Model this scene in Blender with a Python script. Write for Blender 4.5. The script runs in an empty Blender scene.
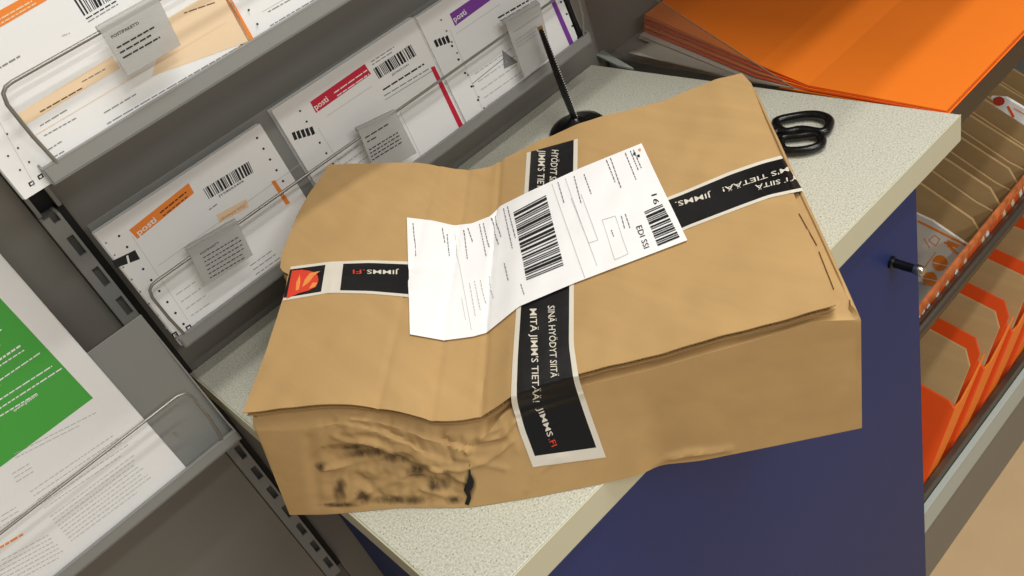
import bpy, bmesh, math, random
from mathutils import Vector, Matrix, noise
from mathutils.bvhtree import BVHTree
random.seed(7)
SC = bpy.context.scene
COL = SC.collection
ZC = 0.95                      # height of the counter top above the floor; all numbers below are from the counter top
F = 873.976
R = Matrix(((0.69591025, -0.65148707, -0.30211508), (-0.60623573, -0.30744784, -0.73345352), (0.38495085, 0.69357078, -0.60891084)))
EYE = Vector((0, 0, 0.6))

# ------------------------------------------------------------------ measuring helpers
def ray(u, v):
    return (R.transposed() @ Vector(((u-512)/F, (v-288)/F, 1))).normalized()
def on_z(u, v, z=0.0):
    r = ray(u, v); return EYE + r*((z-EYE.z)/r.z)
def on_y(u, v, y):
    r = ray(u, v); return EYE + r*(y/r.y)
def on_x(u, v, x):
    r = ray(u, v); return EYE + r*(x/r.x)
def project(P):
    c = R @ (Vector(P)-EYE); return Vector((c.x/c.z*F+512, c.y/c.z*F+288))
class Plane:
    def __init__(s, O, n): s.O = Vector(O); s.n = Vector(n).normalized()
    def at(s, u, v, off=0.0):
        r = ray(u, v); t = s.n.dot(s.O-EYE)/s.n.dot(r); return EYE + r*t + s.n*off
class Skin:                    # the surface of an already built body
    def __init__(s, bvh): s.b = bvh; s.last = None
    def at(s, u, v, off=0.0):
        h = s.b.ray_cast(EYE, ray(u, v))
        if h[0] is None: h = s.b.find_nearest(on_z(u, v, 0.1))
        n = h[1] if h[1].dot(ray(u, v)) < 0 else -h[1]
        return h[0] + n*off

# ------------------------------------------------------------------ materials
MATS = {}
def srgb(c):
    return tuple(((x/255)/12.92 if x/255 <= .04045 else ((x/255+.055)/1.055)**2.4) for x in c)
def mat(name, rgb, rough=.5, metal=0, var=0, scale=30, bump=0, bscale=200, spec=.5, coat=0, alpha=1, trans=0, speck=None, ior=1.45):
    if name in MATS: return MATS[name]
    m = bpy.data.materials.new(name); m.use_nodes = True; nt = m.node_tree; b = nt.nodes['Principled BSDF']
    c = srgb(rgb)
    b.inputs['Base Color'].default_value = (*c, 1); b.inputs['Roughness'].default_value = rough; b.inputs['Metallic'].default_value = metal
    b.inputs['Specular IOR Level'].default_value = spec; b.inputs['Coat Weight'].default_value = coat
    b.inputs['Alpha'].default_value = alpha; b.inputs['Transmission Weight'].default_value = trans; b.inputs['IOR'].default_value = ior
    tc = nt.nodes.new('ShaderNodeTexCoord')
    if var:
        n = nt.nodes.new('ShaderNodeTexNoise'); n.inputs['Scale'].default_value = scale; n.inputs['Detail'].default_value = 5
        nt.links.new(tc.outputs['Object'], n.inputs['Vector'])
        r = nt.nodes.new('ShaderNodeValToRGB'); r.color_ramp.elements[0].position = .3; r.color_ramp.elements[1].position = .7
        r.color_ramp.elements[0].color = (*[x*(1-var) for x in c], 1); r.color_ramp.elements[1].color = (*[min(1, x*(1+var)) for x in c], 1)
        nt.links.new(n.outputs['Fac'], r.inputs['Fac']); nt.links.new(r.outputs['Color'], b.inputs['Base Color'])
    if bump:
        n = nt.nodes.new('ShaderNodeTexNoise'); n.inputs['Scale'].default_value = bscale; n.inputs['Detail'].default_value = 4
        nt.links.new(tc.outputs['Object'], n.inputs['Vector'])
        bp = nt.nodes.new('ShaderNodeBump'); bp.inputs['Strength'].default_value = bump; bp.inputs['Distance'].default_value = .002
        nt.links.new(n.outputs['Fac'], bp.inputs['Height']); nt.links.new(bp.outputs['Normal'], b.inputs['Normal'])
    MATS[name] = m; return m

def laminate():
    m = bpy.data.materials.new('speckled_laminate'); m.use_nodes = True; nt = m.node_tree; b = nt.nodes['Principled BSDF']
    b.inputs['Roughness'].default_value = .42
    tc = nt.nodes.new('ShaderNodeTexCoord')
    def layer(scale, lo, hi, c0, c1, detail=2):
        n = nt.nodes.new('ShaderNodeTexNoise'); n.inputs['Scale'].default_value = scale; n.inputs['Detail'].default_value = detail
        nt.links.new(tc.outputs['Object'], n.inputs['Vector'])
        r = nt.nodes.new('ShaderNodeValToRGB'); r.color_ramp.elements[0].position = lo; r.color_ramp.elements[1].position = hi
        r.color_ramp.elements[0].color = (*c0, 1); r.color_ramp.elements[1].color = (*c1, 1)
        nt.links.new(n.outputs['Fac'], r.inputs['Fac']); return r
    a = layer(520, .34, .62, srgb((186, 186, 170)), srgb((216, 217, 204)))
    d = layer(700, .64, .72, (1, 1, 1), srgb((176, 172, 150)), 1)
    e = layer(420, .28, .34, srgb((178, 178, 168)), (1, 1, 1), 1)
    x = nt.nodes.new('ShaderNodeMix'); x.data_type = 'RGBA'; x.blend_type = 'MULTIPLY'; x.inputs[0].default_value = 1
    nt.links.new(a.outputs['Color'], x.inputs[6]); nt.links.new(d.outputs['Color'], x.inputs[7])
    y = nt.nodes.new('ShaderNodeMix'); y.data_type = 'RGBA'; y.blend_type = 'MULTIPLY'; y.inputs[0].default_value = 1
    nt.links.new(x.outputs[2], y.inputs[6]); nt.links.new(e.outputs['Color'], y.inputs[7])
    nt.links.new(y.outputs[2], b.inputs['Base Color'])
    return m

def cardboard(name, rgb, dirt=False):
    m = bpy.data.materials.new(name); m.use_nodes = True; nt = m.node_tree; b = nt.nodes['Principled BSDF']
    b.inputs['Roughness'].default_value = .72; b.inputs['Specular IOR Level'].default_value = .3
    c = srgb(rgb); tc = nt.nodes.new('ShaderNodeTexCoord')
    mp = nt.nodes.new('ShaderNodeMapping'); mp.inputs['Rotation'].default_value = (0, 0, math.radians(47)); mp.inputs['Scale'].default_value = (60, 5, 60)
    nt.links.new(tc.outputs['Object'], mp.inputs['Vector'])
    n = nt.nodes.new('ShaderNodeTexNoise'); n.inputs['Scale'].default_value = 1; n.inputs['Detail'].default_value = 6
    nt.links.new(mp.outputs['Vector'], n.inputs['Vector'])
    n2 = nt.nodes.new('ShaderNodeTexNoise'); n2.inputs['Scale'].default_value = 9; n2.inputs['Detail'].default_value = 6
    nt.links.new(tc.outputs['Object'], n2.inputs['Vector'])
    ad = nt.nodes.new('ShaderNodeMath'); ad.operation = 'ADD'; nt.links.new(n.outputs['Fac'], ad.inputs[0]); nt.links.new(n2.outputs['Fac'], ad.inputs[1])
    r = nt.nodes.new('ShaderNodeMapRange'); r.inputs['From Min'].default_value = .7; r.inputs['From Max'].default_value = 1.3
    nt.links.new(ad.outputs[0], r.inputs['Value'])
    x = nt.nodes.new('ShaderNodeMix'); x.data_type = 'RGBA'; x.inputs[6].default_value = (*[v*.93 for v in c], 1); x.inputs[7].default_value = (*[v*1.05 for v in c], 1)
    nt.links.new(r.outputs['Result'], x.inputs[0]); out = x.outputs[2]
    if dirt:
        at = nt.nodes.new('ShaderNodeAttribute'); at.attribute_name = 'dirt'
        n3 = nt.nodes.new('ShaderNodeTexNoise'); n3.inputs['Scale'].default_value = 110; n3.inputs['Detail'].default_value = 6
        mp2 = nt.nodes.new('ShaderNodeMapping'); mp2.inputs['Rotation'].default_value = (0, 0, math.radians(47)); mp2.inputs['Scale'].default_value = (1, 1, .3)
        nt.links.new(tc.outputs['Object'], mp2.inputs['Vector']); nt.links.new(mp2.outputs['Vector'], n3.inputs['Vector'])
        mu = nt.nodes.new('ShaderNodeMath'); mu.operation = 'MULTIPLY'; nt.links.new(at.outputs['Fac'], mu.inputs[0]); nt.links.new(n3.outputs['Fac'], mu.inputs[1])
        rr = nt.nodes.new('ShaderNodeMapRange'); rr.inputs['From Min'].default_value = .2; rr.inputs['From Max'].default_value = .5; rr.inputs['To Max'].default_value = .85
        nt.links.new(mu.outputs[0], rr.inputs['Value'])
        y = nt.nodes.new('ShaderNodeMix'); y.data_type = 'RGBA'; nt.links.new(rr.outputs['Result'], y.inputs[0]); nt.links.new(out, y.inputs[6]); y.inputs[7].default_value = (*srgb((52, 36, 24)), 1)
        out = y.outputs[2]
    nt.links.new(out, b.inputs['Base Color'])
    bp = nt.nodes.new('ShaderNodeBump'); bp.inputs['Strength'].default_value = .24; bp.inputs['Distance'].default_value = .0015
    nt.links.new(n.outputs['Fac'], bp.inputs['Height']); nt.links.new(bp.outputs['Normal'], b.inputs['Normal'])
    MATS[name] = m; return m

LAM = laminate()
CARD = cardboard('parcel_cardboard', (190, 155, 104), True)
CARD2 = cardboard('mailer_cardboard', (190, 158, 110))
EDGE = mat('cream_edge', (204, 202, 176), .45)
BLUE = mat('blue_panel', (30, 49, 108), .55, bump=.15, bscale=400)
SHELF = mat('grey_steel', (140, 141, 137), .45, bump=.05, bscale=500)
SHELF2 = mat('grey_steel_back', (128, 125, 118), .5, var=.03, scale=3)
WALLM = mat('wall_paint', (112, 107, 98), .8, var=.04, scale=2)
STEEL = mat('bright_steel', (190, 190, 185), .22, metal=1)
WIRE = mat('wire_steel', (150, 150, 146), .35, metal=.6)
BEAD = mat('bead_steel', (225, 225, 220), .3, metal=.3)
BRUSH = mat('brushed_steel', (118, 110, 100), .45, metal=1)
LGREY = mat('light_grey_steel', (182, 190, 184), .5)
PAPER = mat('paper', (240, 241, 240), .7)
WHITE = mat('label_white', (250, 250, 250), .6)
INK = mat('ink', (28, 28, 28), .6)
GREY = mat('ink_grey', (140, 140, 140), .7)
PALE = mat('ink_pale', (196, 196, 196), .7)
ORANGE = mat('print_orange', (243, 140, 50), .6)
PEACH = mat('print_peach', (240, 214, 178), .7)
RED = mat('print_red', (205, 30, 62), .6)
PURPLE = mat('print_purple', (125, 60, 160), .6)
GREEN = mat('print_green', (76, 172, 68), .6)
FLAME = mat('emblem_red', (225, 70, 45), .5)
FLAME2 = mat('emblem_orange', (245, 150, 80), .5)
TAPE = mat('tape_black', (20, 20, 22), .28, bump=.25, bscale=60, spec=.6)
TWHITE = mat('tape_white', (226, 220, 205), .35)
BLACKP = mat('black_plastic', (14, 14, 15), .25)
BLACKM = mat('black_matte', (20, 20, 20), .5)
CARDO = mat('orange_card', (246, 128, 34), .5, var=.03, scale=6)
CARDO2 = mat('orange_card_dark', (236, 84, 22), .5, var=.04, scale=12)
CLEAR = mat('clear_acrylic', (120, 104, 92), .12, alpha=.26)
TAGM = mat('frosted_tag', (190, 190, 186), .4, alpha=.62)
FLOORM = mat('beige_floor', (206, 176, 134), .5, var=.04, scale=9)
BROWNINK = mat('brown_ink', (95, 60, 30), .6)
CREAMP = mat('white_card', (196, 190, 176), .6)
CEILM = mat('ceiling_white', (225, 225, 220), .9)

# ------------------------------------------------------------------ mesh helpers
class MB:
    def __init__(s): s.v = []; s.f = []; s.m = []; s.mats = []; s.attr = None
    def mi(s, m):
        if m not in s.mats: s.mats.append(m)
        return s.mats.index(m)
    def add(s, vs, fs, m):
        o = len(s.v); k = s.mi(m); s.v += [Vector(p) for p in vs]
        for f in fs: s.f.append([i+o for i in f]); s.m.append(k)
    def hexa(s, p, m):          # eight corners: four of the lower loop, four of the upper
        s.add(p, [(3, 2, 1, 0), (4, 5, 6, 7), (0, 1, 5, 4), (1, 2, 6, 5), (2, 3, 7, 6), (3, 0, 4, 7)], m)
    def box(s, x0, x1, y0, y1, z0, z1, m, f=None):
        p = [Vector(q) for q in ((x0, y0, z0), (x1, y0, z0), (x1, y1, z0), (x0, y1, z0), (x0, y0, z1), (x1, y0, z1), (x1, y1, z1), (x0, y1, z1))]
        if f: p = [f(q) for q in p]
        s.hexa(p, m)
    def quadpx(s, S, q, m, off, nx=1, ny=1):
        vs = []; a, b, c, d = [Vector(x) for x in q]
        for j in range(ny+1):
            for i in range(nx+1):
                t = i/nx; w = j/ny; p = (a*(1-t)+b*t)*(1-w)+(d*(1-t)+c*t)*w
                vs.append(S.at(p.x, p.y, off))
        s.add(vs, [(j*(nx+1)+i, (j+1)*(nx+1)+i, (j+1)*(nx+1)+i+1, j*(nx+1)+i+1) for j in range(ny) for i in range(nx)], m)
    def tube(s, pts, r, m, seg=10, closed=False, cap=True):
        pts = [Vector(p) for p in pts]; n = len(pts); vs = []; fs = []
        rr = r if isinstance(r, (list, tuple)) else [r]*n
        up = None
        for i, p in enumerate(pts):
            a = pts[(i-1) % n] if (closed or i) else p; b = pts[(i+1) % n] if (closed or i < n-1) else p
            t = (b-a).normalized()
            if up is None: up = t.orthogonal().normalized()
            up = (up-t*up.dot(t)).normalized(); w = t.cross(up)
            for k in range(seg):
                A = 2*math.pi*k/seg; vs.append(p+(up*math.cos(A)+w*math.sin(A))*rr[i])
        for i in range(n if closed else n-1):
            j = (i+1) % n
            for k in range(seg): fs.append((i*seg+k, i*seg+(k+1) % seg, j*seg+(k+1) % seg, j*seg+k))
        if cap and not closed:
            fs.append(tuple(range(seg))[::-1]); fs.append(tuple((n-1)*seg+k for k in range(seg)))
        s.add(vs, fs, m)
    def lathe(s, c, prof, m, seg=40, ax=None):
        c = Vector(c); ax = Vector(ax or (0, 0, 1)).normalized(); u = ax.orthogonal().normalized(); w = ax.cross(u); vs = []; fs = []
        for (r, h) in prof:
            for k in range(seg):
                A = 2*math.pi*k/seg; vs.append(c+ax*h+(u*math.cos(A)+w*math.sin(A))*r)
        for i in range(len(prof)-1):
            for k in range(seg): fs.append((i*seg+k, i*seg+(k+1) % seg, (i+1)*seg+(k+1) % seg, (i+1)*seg+k))
        fs.append(tuple(range(seg))[::-1]); fs.append(tuple((len(prof)-1)*seg+k for k in range(seg)))
        s.add(vs, fs, m)
    def prism(s, poly, d, m):   # polygon of 3-D points pushed along d
        n = len(poly); d = Vector(d)
        s.add([Vector(p) for p in poly]+[Vector(p)+d for p in poly], [tuple(range(n))[::-1], tuple(range(n, 2*n))]+[(i, (i+1) % n, n+(i+1) % n, n+i) for i in range(n)], m)
    def build(s, name, parent=None, smooth=False, bevel=0, fix=True):
        q = parent
        while q is not None and '_base' not in q: q = q.parent
        base = q['_base'] if q is not None else (0, 0, 0)
        B = Vector(base); me = bpy.data.meshes.new(name)
        me.from_pydata([tuple(p-B) for p in s.v], [], s.f)
        for m in s.mats: me.materials.append(m)
        me.polygons.foreach_set('material_index', s.m)
        if s.attr:
            a = me.attributes.new('dirt', 'FLOAT', 'POINT'); a.data.foreach_set('value', s.attr)
        if fix:
            bm = bmesh.new(); bm.from_mesh(me); bmesh.ops.recalc_face_normals(bm, faces=bm.faces); bm.to_mesh(me); bm.free()
        if smooth:
            me.polygons.foreach_set('use_smooth', [True]*len(me.polygons)); me.set_sharp_from_angle(angle=math.radians(38))
        me.update(); o = bpy.data.objects.new(name, me); COL.objects.link(o); o.parent = parent
        if bevel:
            b = o.modifiers.new('bevel', 'BEVEL'); b.width = bevel; b.segments = 2; b.limit_method = 'ANGLE'; b.angle_limit = math.radians(40)
        return o
def tag(o, label, cat, group=None):
    o['label'] = label; o['category'] = cat
    if group: o['group'] = group
    return o
def thing(name, label, cat, base, group=None):
    o = bpy.data.objects.new(name, None); COL.objects.link(o); o.location = base; o['_base'] = tuple(base); o.empty_display_size = .05
    return tag(o, label, cat, group)
def dup(root, delta, label, group=None):
    r = root.copy(); COL.objects.link(r); r.location = root.location+Vector(delta); r['label'] = label
    if group: r['group'] = group
    for ch in list(root.children):
        c = ch.copy(); COL.objects.link(c); c.parent = r
        for g in list(ch.children):
            d = g.copy(); COL.objects.link(d); d.parent = c
    return r
def struct(o): o['kind'] = 'structure'; return o

# text and print, laid on a surface in the measured places
def text_mesh(txt, bold=.0):
    cu = bpy.data.curves.new('t', 'FONT'); cu.body = txt; cu.size = 1; cu.offset = bold; cu.resolution_u = 2
    o = bpy.data.objects.new('t', cu); COL.objects.link(o); dg = bpy.context.evaluated_depsgraph_get(); dg.update()
    me = bpy.data.meshes.new_from_object(o.evaluated_get(dg))
    vs = [v.co.copy() for v in me.vertices]; fs = [tuple(p.vertices) for p in me.polygons]
    bpy.data.objects.remove(o); bpy.data.curves.remove(cu); bpy.data.meshes.remove(me); return vs, fs
def put_text(mb, S, txt, p0, p1, h, m, off, bold=.015, sub=False):
    """baseline from p0 to p1, letters rising h to the left of that direction as read"""
    vs, fs = text_mesh(txt, bold)
    if not vs: return
    w = max(v.x for v in vs); x0 = min(v.x for v in vs); p0 = Vector(p0); p1 = Vector(p1); d = p1-p0
    up = Vector((d.y, -d.x)).normalized()*h/.72
    mb.add([S.at(*(p0+d*((v.x-x0)/(w-x0))+up*v.y), off) for v in vs], fs, m)
def strip(mb, S, p0, p1, w, m, off, n=1):
    p0 = Vector(p0); p1 = Vector(p1); d = (p1-p0).normalized(); q = Vector((-d.y, d.x))*w/2
    mb.quadpx(S, (p0-q, p1-q, p1+q, p0+q), m, off, n, 1)
def words(mb, S, p0, p1, w, m, off, gap=1.2, lo=3, hi=9):
    p0 = Vector(p0); p1 = Vector(p1); L = (p1-p0).length; d = (p1-p0)/L; t = 0
    while t < L-1:
        l = min(random.uniform(lo, hi), L-t); strip(mb, S, p0+d*t, p0+d*(t+l), w, m, off); t += l+gap
def para(mb, S, p0, p1, n, step, w, m, off, **k):
    for i in range(n):
        s = Vector(step)*i; e = random.uniform(.75, 1) if i == n-1 else random.uniform(.93, 1)
        a = Vector(p0)+s; b = Vector(p1)+s; words(mb, S, a, a+(b-a)*e, w, m, off, **k)
def barcode(mb, S, q, n, m, off, along=True, seed=1):
    rnd = random.Random(seed); a, b, c, d = [Vector(x) for x in q]; ws = []
    for i in range(n): ws.append(rnd.choice((1, 1, 2, 3))); ws.append(rnd.choice((1, 1, 2)))
    T = sum(ws); t = 0
    for i, w in enumerate(ws):
        if i % 2 == 0:
            t0 = t/T; t1 = (t+w)/T
            mb.quadpx(S, (a+(b-a)*t0, a+(b-a)*t1, d+(c-d)*t1, d+(c-d)*t0), m, off, 1, 6)
        t += w
def holes(mb, S, p0, p1, n, r, m, off):
    p0 = Vector(p0); p1 = Vector(p1)
    for i in range(n):
        p = p0+(p1-p0)*i/(n-1); mb.add([S.at(p.x+r*math.cos(a*math.pi/3), p.y+r*math.sin(a*math.pi/3), off) for a in range(6)], [tuple(range(6))], m)

# ------------------------------------------------------------------ the room
m = MB(); m.box(-2.5, 3.5, -2.5, 1.02, -.97, -.95, FLOORM); struct(m.build('floor'))
m = MB(); m.box(-2.5, 3.5, .985, 1.02, -.95, 1.7, WALLM); struct(m.build('wall_back'))
m = MB(); m.box(-2.5, 3.5, -2.5, 1.02, 1.7, 1.72, CEILM); struct(m.build('ceiling'))

# ------------------------------------------------------------------ counter
CX0, CX1, CY0, CY1 = .082, .837, .413, .953
def cpt(u, v, z=0): p = on_z(u, v, 0); return Vector((p.x, p.y, z))
fn = Vector((.085, .4185)); ff = Vector((.837, .4087)); bl = Vector((.074, .953)); br = Vector((.806, .953))
m = MB(); m.hexa([Vector((*p, -.034)) for p in (fn, ff, br, bl)]+[Vector((*p, 0)) for p in (fn, ff, br, bl)], LAM)
ct = m.build('countertop', None, bevel=.0012); tag(ct, 'grey speckled laminate countertop with cream edge under the cardboard parcel', 'countertop')
m = MB(); e = .0018
def band(mb, a, b, nrm):
    n = Vector((*nrm, 0)); A = Vector((*a, 0)); B = Vector((*b, 0)); z0 = Vector((0, 0, -.0345)); z1 = Vector((0, 0, .0004))
    mb.hexa([A+z0, B+z0, B+z0+n*e, A+z0+n*e, A+z1, B+z1, B+z1+n*e, A+z1+n*e], EDGE)
band(m, fn, ff, (0, -1)); m.build('edge_band', ct, bevel=.0008)
m = MB(); band(m, fn, bl, (-1, 0)); m.build('edge_band', ct, bevel=.0008)
m = MB(); m.box(.62, .80, .935, .951, .0, .006, EDGE)

cab = thing('cabinet', 'dark blue laminate cabinet with a round knob below the speckled countertop', 'cabinet', (.45, .7, -.95))
m = MB(); m.box(.115, .745, .447, .95, -.9, -.0345, BLUE); m.build('body', cab, bevel=.001)
m = MB(); m.box(.102, .772, .425, .446, -.93, -.036, BLUE); m.build('front_panel', cab, bevel=.001)
m = MB(); m.box(.12, .765, .47, .93, -.95, -.9, BLACKM); m.build('plinth', cab)
k0 = on_y(891, 262, .425)
m = MB(); m.lathe(k0, [(.0075, 0), (.0075, .003), (.0055, .005), (.0052, .028)], BLACKP, 24, (0, -1, 0)); kn = m.build('knob', cab, smooth=True); kn['label'] = 'black knob with a steel end'
m = MB(); m.lathe(k0+Vector((0, -.028, 0)), [(.0058, 0), (.0064, .002), (.0064, .009), (.005, .011)], STEEL, 24, (0, -1, 0)); m.build('knob_cap', kn, smooth=True)

# ------------------------------------------------------------------ shelving against the wall
up = thing('shelf_upright', 'grey slotted steel upright at the left end of the countertop', 'shelf upright', (.063, .955, -.425))
m = MB(); m.box(.049, .058, .94, .943, -.425, .255, SHELF); m.box(.049, .052, .943, .984, -.425, .255, SHELF); m.box(.0655, .0685, .94, .984, -.425, .255, SHELF)
z = -.425; pitch = .0435
while z < .25:                  # webs between the slots
    m.box(.058, .0655, .94, .943, z, min(z+.019, .255), SHELF); z += pitch
m.build('face_plate', up)
m = MB(); m.box(.052, .0655, .950, .984, -.425, .255, mat('dark_grey_steel', (92, 92, 88), .6)); m.build('back_channel', up)
m = MB(); m.box(.0687, .077, .952, .984, -.425, .255, BLACKM); m.build('gap_shade_strip', up)  # black strip in the gap beside the face plate; its shade is put in as colour
up2 = thing('shelf_upright', 'dark slotted upright end behind the topmost form tray', 'shelf upright', (.063, .955, .256))
m = MB(); m.box(.050, .054, .95, .984, .256, .9, SHELF); m.box(.072, .076, .95, .984, .256, .9, SHELF); m.build('face_plate', up2)
m = MB(); m.box(.054, .072, .962, .984, .256, .9, BLACKM); m.build('back_channel', up2)
# big back panels
m = MB(); m.box(-1.2, .048, .962, .984, -.94, 1.3, SHELF2); tag(m.build('back_panel'), 'grey steel back panel behind the green leaflet, left of the upright', 'panel')
m = MB(); m.box(.077, 1.9, .962, .984, -.94, 1.3, SHELF2); tag(m.build('back_panel'), 'grey steel back panel behind the form trays, right of the upright', 'panel')

class Tray:
    def __init__(s, y, z, lean, x0, x1, h, lip, d):
        s.a = math.radians(lean); s.u = Vector((0, math.sin(s.a), math.cos(s.a))); s.n = Vector((0, -math.cos(s.a), math.sin(s.a)))
        s.O = Vector((0, y, z)); s.x0, s.x1, s.h, s.lip, s.d = x0, x1, h, lip, d
    def P(s, x, t, n): return s.O+Vector((x, 0, 0))+s.u*t+s.n*n        # n = 0 at the outer face of the lip, t = 0 at its foot
    def slab(s, mb, x0, x1, t0, t1, n0, n1, m):
        mb.hexa([s.P(x0, t0, n1), s.P(x1, t0, n1), s.P(x1, t0, n0), s.P(x0, t0, n0), s.P(x0, t1, n1), s.P(x1, t1, n1), s.P(x1, t1, n0), s.P(x0, t1, n0)], m)
    def plane(s, n): return Plane(s.P(0, 0, n), s.n)
    def make(s, label, rodx=None, rodt=.08, bx0=None):
        root = thing('display_tray', label, 'tray', s.P((s.x0+s.x1)/2, 0, -s.d/2))
        mb = MB(); s.slab(mb, s.x0 if bx0 is None else bx0, s.x1, 0, s.h, -s.d-.0015, -s.d, SHELF); mb.build('back_plate', root, bevel=.0006)
        mb = MB(); s.slab(mb, s.x0, s.x1, 0, .0015, -s.d, 0, SHELF); mb.build('bottom_plate', root)
        mb = MB(); s.slab(mb, s.x0, s.x1, 0, s.lip, -.0025, 0, SHELF); s.slab(mb, s.x0, s.x1, s.lip-.001, s.lip+.0012, -.005, .0002, SHELF); mb.build('front_lip', root, bevel=.0006)
        for x in (s.x0, s.x1):
            mb = MB(); w = .0018 if x == s.x0 else -.0018
            mb.prism([s.P(x, 0, -s.d), s.P(x, 0, 0), s.P(x, s.lip, 0), s.P(x, s.lip*1.6, -s.d*.6), s.P(x, s.h*.9, -s.d)], (w, 0, 0), SHELF); mb.build('end_plate', root)
        # bracket reaching back to the panel
        for x in (s.x0+.05, s.x1-.05):
            mb = MB(); p = s.P(x, .03, -s.d-.0015); mb.box(x-.0015, x+.0015, p.y, .962, p.z-.02, p.z+.02, SHELF); mb.build('bracket', root)
        if rodx:
            a, b = rodx; r = .0017; o = .014; pts = [s.P(a+.004, .006, -.004), s.P(a, rodt*.5, o*.6), s.P(a-.001, rodt-.012, o), s.P(a+.0015, rodt-.004, o), s.P(a+.006, rodt-.0008, o), s.P(a+.012, rodt, o)]
            pts += [s.P(b-.012, rodt, o), s.P(b-.003, rodt-.003, o), s.P(b, rodt-.012, o), s.P(b, rodt*.5, o*.6), s.P(b-.004, .006, -.004)]
            mb = MB(); mb.tube(pts, r, WIRE, 10); w = mb.build('retaining_wire', root, smooth=True); w['label'] = 'bright steel retaining wire'
        return root
def form_stack(T, x0, x1, t0, t1, n0, n1, name, label, cat, draw, group=None, leaves=9, bend=0, mat_=None):
    root = thing(name, label, cat, T.P((x0+x1)/2, t0, (n0+n1)/2), group)
    mb = MB(); k = leaves; dn = (n1-n0)/k; rnd = random.Random(x0)
    for i in range(k):
        j = 0 if i == k-1 else rnd.uniform(-.0012, .0012); jj = 0 if i == k-1 else rnd.uniform(-.0015, .001)
        T.slab(mb, x0+j, x1+j, t0, t1+jj, n0+dn*i, n0+dn*(i+.8), mat_ or PAPER)
    mb.build('paper_stack', root)
    mb = MB(); draw(mb, T.plane(n0+dn*(k-.2)), .0002); p = mb.build('top_sheet_print', root, fix=False)
    return root

MID = Tray(.885, .0713, 8, .0805, .762, .165, .0134, .020)
MID.make('grey steel wall tray holding the orange, red and purple forms above the counter', (.0855, .755), .0863)
TOP = Tray(.755, .343, 8, .064, 1.05, .17, .0145, .022)
TOP.make('topmost grey steel wall tray, with large orange marked forms', (.074, .9), .082, .04)
LOW = Tray(.845, -.044, 8, -.75, .066, .182, .013, .022)
LOW.make('lowest grey steel wall tray at the left, holding the green leaflet', (-.7, .052), .098)

# ---- prints (places measured on the sheets)
def d_orange(mb, S, o):
    mb.quadpx(S, ((129, 230), (188.5, 183), (194, 193), (137.5, 239)), ORANGE, o)
    put_text(mb, S, 'posti', (139, 235.5), (157, 221), 6, PAPER, 2*o)
    words(mb, S, (160, 213), (186, 192), 1.5, BROWNINK, 2*o); words(mb, S, (163, 216), (188, 196), 1.2, BROWNINK, 2*o)
    barcode(mb, S, ((203, 189), (249, 161), (254, 172), (209, 199)), 22, INK, o, seed=3)
    put_text(mb, S, 'JY58063405', (219, 197.5), (244, 181.5), 2, INK, o)
    mb.quadpx(S, ((216, 215), (246, 199), (249, 207), (220, 223)), PEACH, o)
    put_text(mb, S, 'Yritys Oy', (221, 220), (246, 206), 2, ORANGE, 2*o)
    mb.quadpx(S, ((271, 181.5), (275, 180), (290, 203), (286, 205)), ORANGE, o)
    mb.quadpx(S, ((112, 261), (135, 250), (140, 259), (116, 268)), INK, o)
    mb.quadpx(S, ((126, 256), (128, 255), (130, 263), (128, 264)), PAPER, 2*o)
    strip(mb, S, (158, 266), (300, 164), .5, PALE, o, 1); strip(mb, S, (132, 236), (188, 320), .4, PALE, o)
    holes(mb, S, (119, 236), (183.5, 324), 9, 1.4, INK, o); holes(mb, S, (106, 243), (166, 328), 8, 1.1, GREY, o); holes(mb, S, (257, 138), (283, 181), 5, 1.3, INK, o)
    para(mb, S, (250, 266), (274, 249), 6, (3, 4.2), .8, GREY, o); para(mb, S, (196, 333), (262, 288), 2, (1.5, 2.5), .7, GREY, o)
    para(mb, S, (176, 295), (196, 281), 5, (5, 7), 1.2, PALE, o); words(mb, S, (209, 210), (217, 204), 1.2, GREY, o)
    for p in ((174, 336), (188, 329)):
        mb.quadpx(S, ((p[0]-3, p[1]-2), (p[0]+2, p[1]-5), (p[0]+5, p[1]), (p[0], p[1]+3)), INK, o); mb.quadpx(S, ((p[0]-1, p[1]-1.5), (p[0]+1.5, p[1]-3), (p[0]+3, p[1]), (p[0]+.5, p[1]+1.5)), PAPER, 2*o)
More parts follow.
